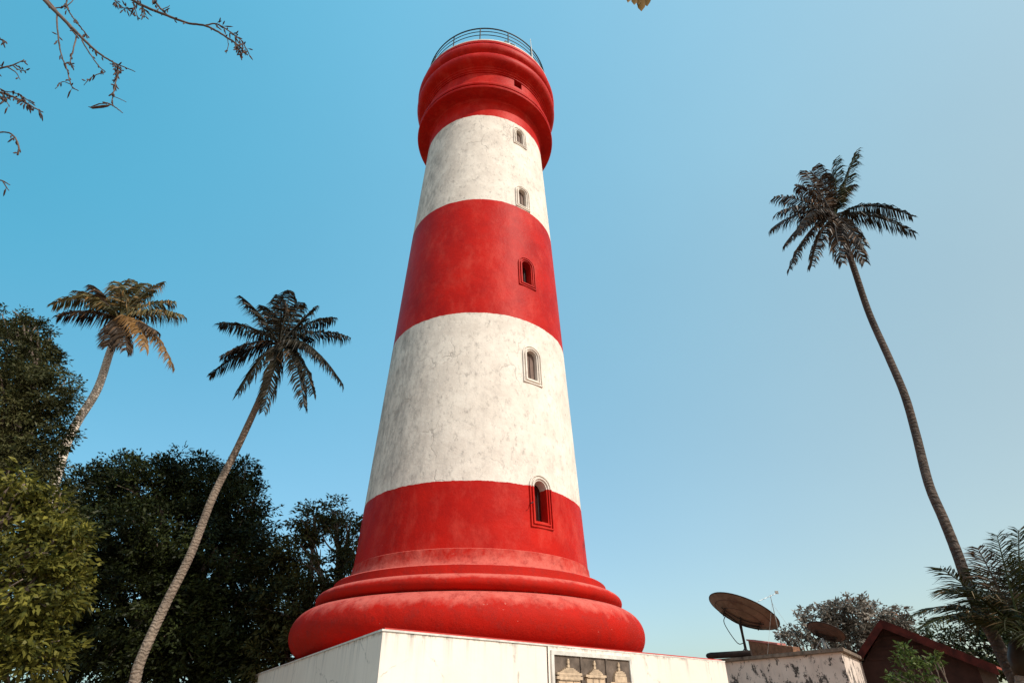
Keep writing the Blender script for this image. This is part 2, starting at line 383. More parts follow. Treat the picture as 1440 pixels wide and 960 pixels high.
def arc(cx, cz, rx, rz, a0, a1, n):
    return [(cx + rx * math.cos(R(a0 + (a1 - a0) * i / n)), cz + rz * math.sin(R(a0 + (a1 - a0) * i / n))) for i in range(n + 1)]
E_ = lambda pr: [(r, z + E0) for r, z in pr]
t2 = arc(4.36, 1.74, .68, .64, -90, 80, 18)
b = MB(); b.lathe(E_([(3.2, 1.131)] + t2 + [(4.2, 2.40), (3.2, 2.40)]), (AX, AY)); b.build('base_torus', M['base'], LH, 40)
t1 = arc(4.22, 2.60, .27, .20, -90, 88, 12)
b = MB(); b.lathe(E_([(3.3, 2.402)] + t1 + [(4.14, 2.815), (4.08, 2.83), (4.06, 3.04), (4.02, 3.07)] + [(3.76, 3.09), (3.68, 3.13), (3.645, 3.2), (3.62, 3.36), (3.605, 3.53), (3.58, 3.545), (3.3, 3.56)]), (AX, AY))
b.build('base_moulding', M['base'], LH, 35)

# shaft with real window recesses
prof = [(3.58, 3.50)]
for i in range(1, 40):
    z = 3.5 + (22.9 - 3.5) * i / 39
    prof.append((float(np.interp(z, [3.5, 5.4, 11.445, 16.83, 22.47, 22.9], [3.58, 3.49, 3.22, 2.985, 2.715, 2.70])), z))
def rshaft(z): return float(np.interp(z - E0, [p[1] for p in prof], [p[0] for p in prof]))
sh = MB(); inner = [(1.9, 22.85), (2.6, 3.55)]
sh.lathe(E_(prof + inner), (AX, AY), 256, True)
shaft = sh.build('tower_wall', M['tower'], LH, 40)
# cornice and gallery head
head = [(2.3, 22.88), (2.702, 22.9), (2.70, 23.30), (2.76, 23.42), (2.92, 23.47), (3.22, 23.475), (3.29, 23.49), (3.31, 23.56), (3.29, 23.62), (3.06, 23.63), (3.06, 23.74),
        (3.27, 23.75), (3.29, 23.83), (3.27, 23.92), (3.18, 23.97), (3.04, 24.02), (3.0, 24.1)]
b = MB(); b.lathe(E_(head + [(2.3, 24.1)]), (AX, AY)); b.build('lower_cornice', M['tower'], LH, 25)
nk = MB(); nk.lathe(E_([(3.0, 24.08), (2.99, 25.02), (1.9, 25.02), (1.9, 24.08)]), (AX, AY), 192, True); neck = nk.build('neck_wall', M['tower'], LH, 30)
up = [(2.3, 24.99), (3.03, 25.0), (3.03, 25.07), (3.08, 25.09), (3.08, 25.17), (3.14, 25.2), (3.14, 25.28)] + arc(3.18, 25.68, .32, .36, -78, 70, 12) + [(3.30, 26.05), (3.36, 26.09)] + arc(3.32, 26.42, .20, .31, -70, 80, 10) + \
     [(3.36, 26.76), (3.42, 26.80), (3.42, 26.95), (3.38, 26.97)]
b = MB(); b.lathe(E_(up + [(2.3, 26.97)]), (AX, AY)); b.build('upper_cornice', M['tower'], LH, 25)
b = MB(); b.lathe(E_([(0.01, 26.972), (3.40, 26.972), (3.40, 27.06), (3.22, 27.075), (3.2, 27.0), (0.01, 27.0)]), (AX, AY)); b.build('gallery_deck', M['trim_white'], LH, 25)
# rails and posts
RB = 27.0 + E0; RRD = 3.12
rail = MB()
for h, rr in ((1.48, .034), (1.2, .020), (.9, .020), (.5, .020)):
    rail.tube([(AX + RRD * math.cos(2 * math.pi * k / 96), AY + RRD * math.sin(2 * math.pi * k / 96), RB + h) for k in range(96)], rr, 6, True)
rail.build('railing', M['iron'], LH, 60)
for k in range(14):
    a = 2 * math.pi * (k + .35) / 14; b = MB()
    x, y = AX + RRD * math.cos(a), AY + RRD * math.sin(a)
    b.tube([(x, y, RB + .05), (x, y, RB + 1.48)], .03, 6); b.box((x, y, RB + .08), .1, .1, .02)
    b.build('railing_post', M['iron'], LH)
# hatch bar, floodlight, dark junction box, rod antenna
def ongal(px, py, rr=3.1):
    # point on cylinder rr round axis hit by the ray (near side)
    d = ray(px, py); ox, oy = EYE.x - AX, EYE.y - AY
    a = d.x ** 2 + d.y ** 2; bb = 2 * (ox * d.x + oy * d.y); cc = ox * ox + oy * oy - rr * rr
    t = (-bb - math.sqrt(max(0, bb * bb - 4 * a * cc))) / (2 * a); return EYE + d * t
def radial(az):  # outward, tangent
    n = Vector((math.cos(az), math.sin(az), 0)); return n, Vector((-n.y, n.x, 0))
p = ongal(720, 59, 3.15); az = math.atan2(p.y - AY, p.x - AX); n, tg = radial(az)
Mx = Matrix((tg, n, Vector((0, 0, 1)))).transposed()
b = MB(); p.z = RB + .35; b.box(p, .34, .16, .26, Mx); b.box(p + Vector((0, 0, -.2)), .05, .05, .16, Mx); fl = b.build('floodlight', M['trim_white'], LH)
b = MB(); b.box(p + n * .085, .27, .012, .19, Mx); b.build('lens', M['dark_glass'], fl)
b = MB(); q = p - tg * .35; b.box(q, .12, .14, .32, Mx); b.build('junction_box', M['iron'], LH)
p = ongal(625, 66, 3.15); az = math.atan2(p.y - AY, p.x - AX); n, tg = radial(az); Mx = Matrix((tg, n, Vector((0, 0, 1)))).transposed(); p.z = RB + .3
b = MB(); b.box(p, .16, .16, .24, Mx); b.build('junction_box', M['iron'], LH)
p = ongal(750, 72, 3.36); az = math.atan2(p.y - AY, p.x - AX); n, tg = radial(az)
q = Vector((AX, AY, RB + .1)) + n * 3.27
b = MB(); b.tube([q, q + Vector((0, 0, .5))], .03, 6); b.tube([q + Vector((0, 0, .5)), q + Vector((-.06, 0, 1.9))], [.022, .014], 6)
an = b.build('rod_antenna', M['trim_white'], LH)

def arch(wd, ht, n=10):                 # outline in (x, z), origin at sill centre
    h = ht - wd / 2; pts = [(-wd / 2, 0), (wd / 2, 0), (wd / 2, h)]
    for i in range(1, n): a = math.pi * i / n; pts.append((wd / 2 * math.cos(a), h + wd / 2 * math.sin(a)))
    pts.append((-wd / 2, h)); return pts
cut = MB(); wins = []
specs = [  # centre px, centre py, opening width, height, pane material, frame?
    (761, 704, .44, 1.18, 'dark_red', 1), (748.5, 513, .40, 1.10, 'shutter', 1), (741, 383, .40, 1.05, 'dark_red', 1),
    (735, 278, .36, .95, 'shutter', 1), (731, 193, .36, .90, 'shutter', 2), (728.5, 119, .42, .5, 'dark_glass', 0)]
for px, py, wd, ht, mt, fr in specs:
    rr = 3.0 if fr == 0 else 3.2
    for _ in range(4):
        p = ongal(px, py, rr)
        if fr: rr = rshaft(p.z)
    az = math.atan2(p.y - AY, p.x - AX); n, tg = radial(az)
    o = Vector((AX, AY, p.z - ht / 2)) + n * (rr - (0 if fr == 0 else 0))
    tilt = (rshaft(o.z) - rshaft(o.z + ht)) / ht if fr else 0
    upv = (Vector((0, 0, 1)) - n * tilt).normalized(); nn = upv.cross(tg).normalized()
    if nn.dot(n) < 0: nn = -nn
    o = Vector((AX, AY, o.z)) + n * (rshaft(o.z) if fr else rr)
    ol = arch(wd, ht) if fr else [(-wd / 2, 0), (wd / 2, 0), (wd / 2, ht), (-wd / 2, ht)]
    P3 = lambda q, o=o, tg=tg, upv=upv: o + tg * q[0] + upv * q[1]
    wins.append((o, tg, upv, nn, ol, wd, ht, mt, fr, n))
    (cut if fr else None)
    c2 = MB(); c2.prism([P3(q) for q in ol], nn, -.42, .3); wins[-1] = wins[-1] + (c2,)
def boolean(target, mbs):
    for mb in mbs:
        co = mb.build('cutter', M['iron']); 
        bm = bmesh.new(); bm.from_mesh(co.data); bmesh.ops.recalc_face_normals(bm, faces=bm.faces); bm.to_mesh(co.data); bm.free()
        bm = bmesh.new(); bm.from_mesh(target.data); bmesh.ops.recalc_face_normals(bm, faces=bm.faces); bm.to_mesh(target.data); bm.free()
        md = target.modifiers.new('cut', 'BOOLEAN'); md.operation = 'DIFFERENCE'; md.solver = 'EXACT'; md.object = co
        bpy.context.view_layer.update()
        dg = bpy.context.evaluated_depsgraph_get(); me = bpy.data.meshes.new_from_object(target.evaluated_get(dg)); target.modifiers.clear()
        old = target.data; target.data = me; bpy.data.meshes.remove(old); bpy.data.objects.remove(co)
    me = target.data
    while len(me.materials) > 1: me.materials.pop(index=len(me.materials) - 1)
    me.polygons.foreach_set('material_index', [0] * len(me.polygons))
    me.polygons.foreach_set('use_smooth', [True] * len(me.polygons)); me.set_sharp_from_angle(angle=R(35))
boolean(shaft, [x[-1] for x in wins if x[8]]); boolean(neck, [x[-1] for x in wins if not x[8]])
def sweep(mb, ol, P3, nn, off_in, off_out, d0_, d1_):       # moulding ring between two offsets of the outline
    k = len(ol); cxm = 0; 
    def grow2(d):
        out = []
        for i in range(k):
            a = Vector(ol[i - 1]); bq = Vector(ol[i]); c = Vector(ol[(i + 1) % k])
            e1 = (bq - a).normalized(); e2 = (c - bq).normalized(); n1 = Vector((e1.y, -e1.x)); n2 = Vector((e2.y, -e2.x))
            bs = (n1 + n2) / max(.4, 1 + n1.dot(n2)); out.append(bq + bs * d)
        return out
    A = grow2(off_in); B = grow2(off_out); vs = []
    for L_, d in ((A, d0_), (A, d1_), (B, d1_), (B, d0_)): vs += [P3(q) + nn * d for q in L_]
    fs = []
    for j in range(4):
        for i in range(k): fs.append((j * k + i, j * k + (i + 1) % k, ((j + 1) % 4) * k + (i + 1) % k, ((j + 1) % 4) * k + i))
    mb.add(vs, fs)
for (o, tg, upv, nn, ol, wd, ht, mt, fr, n, _c) in wins:
    P3 = lambda q, o=o, tg=tg, upv=upv: o + tg * q[0] + upv * q[1]
    pane = MB(); pane.prism([P3((q[0] * .99, q[1] * .992 + .003)) for q in ol], nn, *((-.19, -.15) if mt == 'shutter' else (-.34, -.30)))
    wn = pane.build('window', M[mt], LH)
    if mt == 'shutter':
        sb = MB(); sb.prism([P3((-.012, .02)), P3((.012, .02)), P3((.012, ht * .93)), P3((-.012, ht * .93))], nn, -.148, -.135); sb.build('shutter_bar', M['tar'], wn)
    else:
        sb = MB()
        for xx in (-wd * .22, wd * .22):
            sb.tube([P3((xx, .0)) - nn * .26, P3((xx, ht * .8)) - nn * .26], .008, 5)
        sb.build('window_bars', M['iron'], wn)
    if fr:
        f = MB(); sweep(f, ol, P3, nn, .05, .085, -.1, .035); sweep(f, ol, P3, nn, .14, .175, -.1, .028)
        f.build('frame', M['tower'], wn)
b = MB()                                 # small iron hook left of the lowest window
wo = wins[0]; q = wo[0] - wo[1] * -.0 + wo[2] * .45
sgn = -1 if (wo[1].x > 0) else 1
q = q + wo[1] * sgn * .40
b.tube([q, q + wo[3] * .14, q + wo[3] * .14 + wo[1] * sgn * .07 - Vector((0, 0, .05))], .012, 5); b.build('iron_hook', M['iron'], LH)

# ------------------------------------------------------------------ relief panel set on the plinth face
def uz(px, py):
    p = onface(px, py, .02); return (p - cor).dot(eu), p.z
uA, zA = uz(777.5, 919.5); uB, zB = uz(883.5, 928.5)
zt = (zA + zB) / 2; zb = zt - 1.25
base = fp((uA + uB) / 2, zb, .02)
RP = thing('relief_panel', base, 'sooty brown relief panel with three cream tower carvings set in the white plinth wall', 'relief panel')
b = MB(); face_box(b, uA, uB, zb, zt, .016, .024); b.build('backing', M['granite'], RP)
b = MB(); w_ = .075
face_box(b, uA - w_, uB + w_, zt + .001, zt + w_, .015, .055); face_box(b, uA - w_, uB + w_, zb - w_, zb - .001, .015, .055)
face_box(b, uA - w_, uA, zb, zt, .015, .055); face_box(b, uB, uB + w_, zb, zt, .015, .055); b.build('frame', M['trim_white'], RP)
wd = uB - uA
for k in (1, 2):
    b = MB(); uu = uA + wd * k / 3; face_box(b, uu - .03, uu + .03, zb, zt, .0245, .05); b.build('divider', M['granite'], RP)
for k in range(3):
    uc = uA + wd * (k + .5) / 3; W = wd / 3 * (.92, .80, .88)[k]; z = zt - .05
    b = MB()
    # finial
    for (rr, zz, hh) in ((.018, z - .0, .03), (.030, z - .03, .055), (.020, z - .085, .02), (.032, z - .105, .05)):
        face_box(b, uc - rr, uc + rr, zz - hh, zz - .004, .0245, .06)
    z -= .165
    if k == 2: widths = [(.24, .02), (.40, .03), (.52, .05), (.58, .11), (.98, .04), (.90, .22), (1.0, .05), (.9, .25)]
    elif k == 1: widths = [(.30, .025), (.42, .02), (.55, .022), (.66, .03), (1.0, .045), (.82, .015), (.9, .16), (1, .05), (.8, .3)]
    else: widths = [(.32, .02), (.46, .02), (.60, .02), (.74, .02), (.98, .045), (.86, .02), (1.0, .055), (.80, .015), (.88, .13), (.95, .05), (.84, .3)]
    for f_, hh in widths:
        if z - hh < zb + .02: break
        if hh > .12:                   # openings between piers
            for j in range(3):
                ua = uc - W * f_ / 2 + W * f_ * j / 3; face_box(b, ua + .008, ua + W * f_ / 3 - .008, z - hh + .006, z - .006, .0245, .065)
            face_box(b, uc - W * f_ / 2, uc + W * f_ / 2, z - hh + .001, z - .001, .0248, .04)
        else: face_box(b, uc - W * f_ / 2, uc + W * f_ / 2, z - hh + .004, z, .0245, .085)
        z -= hh
    b.build('tower_carving', M['cream'], RP)

# ------------------------------------------------------------------ foliage
rng = np.random.default_rng(7)
def leaf_mesh(name, cen, nrm, length, width, mat, parent, face=None):
    """cen (n,3), nrm (n,3) leaf axis; builds folded four-corner leaves"""
    n = len(cen); ax = nrm / (np.linalg.norm(nrm, axis=1, keepdims=True) + 1e-9)
    rv = rng.normal(size=(n, 3)); sd = np.cross(ax, rv if face is None else face + rv * .55); sd /= (np.linalg.norm(sd, axis=1, keepdims=True) + 1e-9)
    up_ = np.cross(sd, ax); L = length[:, None]; W = width[:, None]
    v = np.empty((n, 4, 3)); v[:, 0] = cen - ax * L * .5; v[:, 1] = cen + sd * W * .5 + up_ * W * .12; v[:, 2] = cen + ax * L * .5 - up_ * L * .08; v[:, 3] = cen - sd * W * .5 + up_ * W * .12
    base = np.array(parent_base(parent)); v = (v - base).reshape(-1, 3)
    me = bpy.data.meshes.new(name); me.vertices.add(n * 4); me.vertices.foreach_set('co', v.astype('f').ravel())
    me.loops.add(n * 4); me.loops.foreach_set('vertex_index', np.arange(n * 4, dtype='i'))
    me.polygons.add(n); me.polygons.foreach_set('loop_start', np.arange(0, n * 4, 4, dtype='i')); 
    me.update(calc_edges=True); return finish(name, me, mat, parent, base)
def crown_points(lobes, dens, clump_r, per, inner=.55, jag=.16):
    P = []; A = []; N = []
    for c, r in lobes:
        c = np.array(c); r = np.array(r if hasattr(r, '__len__') else (r, r, r * .9)); n = max(6, int(dens * 4 * np.pi * (np.mean(r)) ** 2 / (clump_r ** 2 * 3.1)))
        d = rng.normal(size=(n, 3)); d /= np.linalg.norm(d, axis=1, keepdims=True)
        rad = inner + (1 - inner) * rng.random(n) ** .5; rad *= 1 + jag * rng.normal(size=n) * .6
        cc = c + d * r * rad[:, None]
        k = np.repeat(np.arange(n), per)
        off = rng.normal(size=(len(k), 3)) * clump_r * .5 * (.6 + .8 * rng.random(n))[k][:, None]; off = np.clip(off, -clump_r * .75, clump_r * .75); off[:, 2] *= .65
        P.append(cc[k] + off); N.append(d[k] + np.array([0, 0, .35]) + off / clump_r * .9); A.append(off * 1.2 + d[k] * clump_r * .5 + rng.normal(size=off.shape) * clump_r * .35 + np.array([0, 0, -.25 * clump_r]))
    return np.concatenate(P), np.concatenate(A), np.concatenate(N)
def limb_path(a, b_, wob=.12):
    a = Vector(a); b_ = Vector(b_); L = (b_ - a).length; out = []
    r1 = Vector(rng.normal(size=3)) * wob * L * .5
    for i in range(7):
        t = i / 6; out.append(a.lerp(b_, t) + r1 * math.sin(math.pi * t) + Vector((0, 0, L * .06 * math.sin(math.pi * t))))
    return out
def tree(name, label, lobes_px, trunk_px, mat, leaf, clump, per=26, dens=1.0, group=None, bark='bark', trunk_r=.3, inner=.55, squash=.9, cat='tree', jag=.16):
    lobes = []
    for l in lobes_px:
        px, py, Y, rp = l[:4]; c = at(px, py, Y); r = pxm(c, rp); lobes.append((tuple(c), (r, r * .95, r * squash)))
    tb = Vector((*trunk_px, 0)) if len(trunk_px) == 2 else Vector(trunk_px)
    T = thing(name, tb, label, cat, group)
    cm = sum((Vector(l[0]) for l in lobes), Vector()) / len(lobes)
    fork = Vector((tb.x * .6 + cm.x * .4, tb.y * .6 + cm.y * .4, max(.5, min(cm.z * .45, 4))))
    b = MB(); pth = smooth_path([tb + Vector((0, 0, -.1)), tb.lerp(fork, .5) + Vector((.08, .05, .1)), fork], 5)
    b.tube(pth, list(np.linspace(trunk_r * 1.25, trunk_r * .8, len(pth))), 12)
    b.build('trunk', M[bark], T, 180)
    b = MB()
    for c, r in lobes:
        e = Vector(c) + Vector((0, 0, r[2] * .3)); p = limb_path(fork, e); b.tube(p, list(np.linspace(trunk_r * .55, min(.03, trunk_r * .15), 7)), 7)
        for _ in range(6):
            d = Vector(rng.normal(size=3)).normalized(); q = Vector(c) + Vector((d.x * r[0], d.y * r[1], d.z * r[2])) * .8
            pp = limb_path(p[4], q); b.tube(pp, list(np.linspace(min(.05, trunk_r * .2), min(.012, trunk_r * .06), 7)), 5)
    b.build('limbs', M[bark], T, 180)
    P, A, NN = crown_points(lobes, dens, clump, per, inner, jag)
    n = len(P); leaf_mesh('crown', P, A, leaf * (.45 + 1.1 * rng.random(n)), leaf * .42 * (.7 + .6 * rng.random(n)), M[mat], T, NN)
    return T
tree('broadleaf_tree', 'tall dense mid green tree filling the left edge of the photo below the pale palm',
     [(5, 500, 17, 62), (48, 505, 17.5, 34), (52, 550, 17, 48), (10, 570, 16.5, 75), (45, 615, 17, 52), (5, 660, 16.5, 70), (50, 470, 18, 22), (15, 455, 17.5, 30), (30, 720, 17, 70), (30, 820, 17, 80)],
     (-16.0, 17.5), 'leaf_mid', .13, .30, 50, 1.7, None, trunk_r=.35, inner=.45)
tree('broadleaf_tree', 'sunlit yellow green tree in the bottom left corner, in front of the dark trees',
     [(30, 690, 9.2, 38), (75, 715, 9.5, 34), (10, 740, 9, 55), (70, 775, 9.2, 52), (98, 830, 9.4, 30), (40, 840, 9, 70), (92, 770, 9.4, 34), (5, 900, 9, 70), (50, 930, 9.2, 50)],
     (-8.8, 9.8), 'leaf_light', .115, .22, 36, 1.5, None, trunk_r=.16, inner=.4)
tree('broadleaf_tree', 'broad very dark tree with a domed top behind the leaning middle palm',
     [(135, 690, 27, 44), (165, 665, 27, 30), (205, 690, 26.5, 58), (255, 680, 26.5, 52), (295, 690, 26, 50), (335, 668, 26, 28), (335, 715, 26, 50), (352, 760, 25.5, 42),
      (110, 740, 26, 50), (165, 760, 25, 70), (230, 770, 25, 80), (300, 790, 25, 80), (120, 850, 25, 85), (200, 870, 24.5, 95), (290, 880, 24.5, 90), (360, 860, 24.5, 75), (120, 940, 25, 80), (360, 940, 24, 70), (240, 950, 24, 80)],
     (-13.0, 26), 'leaf_dark', .19, .46, 44, 2.3, None, trunk_r=.5, inner=.35, jag=.06)
tree('broadleaf_tree', 'dark open topped tree between the middle palm and the red lighthouse base',
     [(440, 735, 24, 34), (465, 722, 24, 26), (492, 740, 23.5, 24), (420, 775, 24, 38), (500, 775, 23.5, 26), (395, 800, 24, 40), (455, 815, 23, 45), (495, 830, 23, 36), (410, 860, 23, 50), (450, 885, 23, 48), (385, 930, 23, 45)],
     (-7.4, 24.5), 'leaf_right', .17, .42, 56, 1.4, None, trunk_r=.28, inner=.2, jag=.16)
tree('broadleaf_tree', 'distant dusty pinkish brown round tree behind the smaller dish',
     [(1190, 868, 36, 36), (1160, 868, 36, 28), (1225, 870, 36, 34), (1258, 874, 36, 24), (1130, 888, 36, 24), (1190, 905, 36, 36), (1240, 905, 36, 32), (1110, 897, 36, 18), (1275, 880, 36, 18)],
     (18.5, 37), 'leaf_pink', .26, .4, 22, 1.3, None, trunk_r=.35, inner=.35, jag=.22)
tree('broadleaf_tree', 'dark low bushy tree behind the fronds at the bottom right corner',
     [(1330, 912, 33, 34), (1370, 895, 33, 36), (1420, 875, 32, 45), (1442, 810, 32, 24), (1400, 930, 32, 45), (1350, 940, 32, 34), (1300, 900, 34, 20), (1440, 920, 31, 45)],
     (27.5, 32), 'leaf_dark', .22, .5, 30, 1.3, None, trunk_r=.25, inner=.3)
tree('shrub', 'small bright green shrub below the dark gable of the red roofed house',
     [(1268, 935, 12, 18), (1300, 935, 12, 16), (1283, 955, 12, 28), (1270, 913, 12, 7), (1310, 960, 12, 22), (1315, 928, 12, 8), (1255, 955, 12, 14)],
     (7.9, 12), 'leaf_shrub', .10, .16, 16, .8, None, trunk_r=.05, inner=.1, cat='shrub', jag=.3)

# ------------------------------------------------------------------ palms
def frond(P0, P2, rise, leafl, mat, parent, side=None, hang=.75, nlf=46, wl=.04, fold=0.0, curl=0.0):
    P0 = Vector(P0); P2 = Vector(P2); L = (P2 - P0).length; mid = P0.lerp(P2, .45) + Vector((0, 0, rise))
    pts = [];
    for i in range(17):
        t = i / 16; pts.append(P0 * (1 - t) ** 2 + mid * 2 * t * (1 - t) + P2 * t * t)
    b = MB(); b.tube(pts, list(np.linspace(.032, .007, 17)), 5)
    wind = Vector((-.12, .05, 0))
    for i in range(nlf):
        t = .12 + .88 * (i + .5) / nlf; k = t * 16; j = min(15, int(k)); fr_ = k - j
        p = pts[j].lerp(pts[j + 1], fr_); tan = (pts[j + 1] - pts[j]).normalized()
        sd = tan.cross(Vector((0, 0, 1)));
        if sd.length < .1: sd = Vector((1, 0, 0))
        sd.normalize()
        ll = leafl * (math.sin(math.pi * (.12 + .80 * t)) ** .6) * (.8 + .4 * rng.random())
        for s in (-1, 1):
            if rng.random() < .06: continue
            hg = hang * (.7 + .6 * rng.random())
            d1 = (sd * s * (1 - fold) * .9 + tan * (.45 + .35 * t) + Vector((0, 0, -hg * .5)) + Vector(rng.normal(size=3)) * .10).normalized()
            d2 = (d1 * .55 + Vector((0, 0, -hg)) + wind + Vector(rng.normal(size=3)) * .08).normalized()
            a = p; m_ = p + d1 * ll * .5; e = m_ + d2 * ll * .5
            wv = d1.cross(sd.cross(d1) + Vector(rng.normal(size=3)) * .5); 
            if wv.length < .05: wv = Vector((0, 0, 1))
            wv = wv.normalized() * wl * .5
            b.add([a - wv * .5, a + wv * .5, m_ + wv, m_ - wv, e], [(0, 1, 2, 3), (3, 2, 4)])
    return b.build('frond', mat, parent)
def palm(label, trunk_pts, cen, tips, leafl, mat, bark, r0_, r1_, extra=6, nuts=8, hang=.8, group='tall coconut palms', nlf=72, wl=.065, rise=.34):
    tp = [at(*q) for q in trunk_pts]
    T = thing('coconut_palm', tp[0], label, 'palm tree', group)
    pth = smooth_path(tp, 14); n = len(pth); rad = [(r0_ + (r1_ - r0_) * (i / (n - 1)) ** .8) * (1 + .03 * noise.noise(Vector((i * .6, r0_ * 50, 0)))) * (1 + .22 * max(0, 1 - i / 14)) for i in range(n)]
    b = MB(); b.tube(pth, rad, 14); b.build('trunk', M[bark], T, 180)
    c = at(*cen); top = pth[-1]
    b = MB(); b.tube([top - (pth[-1] - pth[-4]).normalized() * .3, top, top.lerp(c, .6), c + Vector((0, 0, .1))], [r1_ * 1.1, r1_ * 1.7, r1_ * 1.5, .06], 10); b.build('crown_shaft', M['frond_brown'], T, 180)
    for q in tips:
        px, py, dY = q[:3]; mt = M[q[4]] if len(q) > 4 else M[mat]; rs = q[3] if len(q) > 3 else rise
        e = at(px, py, cen[2] + dY); L = (e - c).length
        frond(c, e, L * rs, leafl * min(1, .5 + L / 5), mt, T, hang=hang, nlf=nlf, wl=wl)
    for k in range(extra):
        a = 2 * math.pi * k / extra + rng.random(); rr = 1.1 + .5 * rng.random()
        e = c + Vector((math.cos(a) * rr, math.sin(a) * rr, -.2 + 1.1 * rng.random())); frond(c, e, .55, leafl * .8, M[mat], T, hang=hang, nlf=26, wl=wl)
    for k in range(nuts):
        a = 2 * math.pi * k / nuts; q = top.lerp(c, .4) + Vector((math.cos(a) * (r1_ + .1), math.sin(a) * (r1_ + .1), -.12 - .12 * rng.random()))
        b = MB(); b.lathe([(.001, -.13), (.06, -.11), (.095, -.03), (.09, .05), (.045, .11), (.001, .13)], (0, 0), 10)
        b.v = [(x + q.x, y + q.y, z + q.z) for x, y, z in b.v]; b.build('coconut', M['pod'], T, 180)
    return T
palm('leaning palm with a dark crown and tall slanting trunk nearest the lighthouse',
     [(168, 1060, 15.2), (189, 960, 15.5), (200, 922, 15.6), (234, 847, 16), (268, 779, 16.3), (300, 697, 16.7), (334, 629, 17), (363, 566, 17), (380, 525, 17), (386, 502, 17)], (392, 484, 17),
     [(297, 526, -.2, .3), (309, 455, .3, .2), (341, 418, .8, .1), (393, 415, 1.6, .15), (408, 408, 2.2, .2), (424, 425, 1.4, .15), (443, 431, .8, .02), (491, 474, .2, .3), (470, 448, .9, .3),
      (481, 539, -.5, .35), (441, 553, -1.2, .3), (428, 573, -1.5, .3), (371, 577, -1.2, .25), (335, 553, -.9, .3), (312, 500, -.6, .3, 'frond_brown'), (455, 505, -1, .3), (370, 430, 1.8, .2)],
     .66, 'frond_dark', 'palm_bark', .132, .095, 4, 8, nlf=84, wl=.05, hang=.95)
palm('pale trunked palm with a ragged brown drying crown rising over the left tree',
     [(20, 900, 18.0), (55, 750, 18.3), (84, 654, 18.8), (94, 622, 18.9), (110, 591, 19), (137, 547, 19), (154, 497, 19), (164, 468, 19)], (167, 448, 19),
     [(75, 428, .2, .42, 'frond_dry'), (83, 444, -.3, .22, 'frond_brown'), (132, 402, .8, .1, 'frond_brown'), (167, 396, 1.6, .15), (188, 393, 2.0, .12), (226, 397, 1.0, .15), (258, 443, .2, .25), (243, 515, -.6, .3, 'frond_orange'),
      (222, 466, -.8, .1, 'frond_brown'), (178, 492, -1.6, .1, 'frond_brown'), (152, 486, -1.3, .1, 'frond_brown'), (207, 398, 1.6, .2), (110, 410, .6, .2), (245, 425, .6, .3), (205, 490, -1.2, .3, 'frond_orange')],
     .80, 'frond_dry', 'palm_bark_pale', .17, .13, 4, 7, nlf=80, wl=.055, hang=.95)
palm('tallest palm with a windblown brown crown on a thin curving trunk at the right',
     [(1455, 1010, 13.4), (1400, 900, 13.6), (1373, 850, 13.7), (1361, 821, 13.8), (1346, 778, 13.9), (1327, 730, 14), (1306, 680, 14.2), (1288, 610, 14.5), (1272, 555, 14.6), (1250, 503, 14.8), (1222, 440, 15), (1200, 375, 15), (1183, 326, 15)], (1174, 306, 15),
     [(1088, 278, -.2, .32), (1092, 300, -.9, .3), (1084, 322, -.5, .3), (1104, 343, -.8, .25), (1110, 378, -1.2, .2), (1141, 374, -1.5, .15), (1130, 240, .8, .2), (1148, 232, 1.2, .1), (1160, 245, 1.8, .2),
      (1205, 211, 1.2, .02, 'frond_grey'), (1176, 222, .8, .0, 'frond_grey'), (1282, 304, .4, .34, 'frond_dark'), (1285, 327, -.3, .36, 'frond_dark'), (1184, 370, -1.6, .1), (1216, 368, -1.0, .1), (1120, 262, .2, .3), (1215, 345, -1.2, .25), (1120, 330, -1.8, .3), (1200, 262, 1.6, .2)],
     .62, 'frond_brown', 'palm_bark_dark', .125, .092, 2, 6, nlf=84, wl=.045, hang=1.0)
# low wide palm in the bottom right corner
palm('low grey green palm spraying long fronds across the leaning trunk at bottom right',
     [(1446, 1030, 12.8), (1444, 980, 12.8), (1440, 930, 12.8)], (1438, 895, 12.8),
     [(1322, 798, -0.48, .12), (1326, 830, -1.00, .3), (1290, 862, -0.22, .3), (1300, 880, -0.78, .25), (1402, 752, 0.22, .02), (1432, 745, 0.30, .02), (1375, 770, 0.48, .1, 'frond_brown'), (1370, 800, 0.78, .1), (1450, 790, 0.48, .05), (1470, 850, -0.48, .2), (1480, 920, -1.22, .3), (1345, 870, 1.48, .2), (1420, 790, 1.00, .05, 'frond_dark'), (1340, 850, 0.61, .2, 'frond_dark')],
     .62, 'frond_grey', 'palm_bark', .2, .15, 4, 0, group=None, nlf=80, wl=.024, hang=.2)

# ------------------------------------------------------------------ white outbuilding on the right
ZH = 3.42
hc = atz(1185, 909, ZH); hl = atz(1000, 927, ZH); hr = atz(1241, 936, ZH)
hu = (hl - hc).normalized(); hv = (hr - hc).normalized(); hbk = hl + (hr - hc)
HB = thing('outbuilding', down(hc, 0), 'low flat roofed white outbuilding with black mould stains right of the plinth', 'building')
fpoly = [hl, hc, hr, hbk]
if (hc - hl).cross(hr - hc).z < 0: fpoly = fpoly[::-1]
wp_ = grow(fpoly, -.12)
def edgeY(px, back=.8):                 # depth just behind the slab's front edge in that viewing direction
    d = ray(px, 915); n = Vector((hu.y, -hu.x, 0)); return (hc - EYE).dot(n) / d.dot(n) * d.y + back
b = MB(); b.add([down(p, 0) for p in wp_] + [down(p, ZH - .14) for p in wp_], [(0, 1, 5, 4), (1, 2, 6, 5), (2, 3, 7, 6), (3, 0, 4, 7)]); b.build('wall', M['hut'], HB)
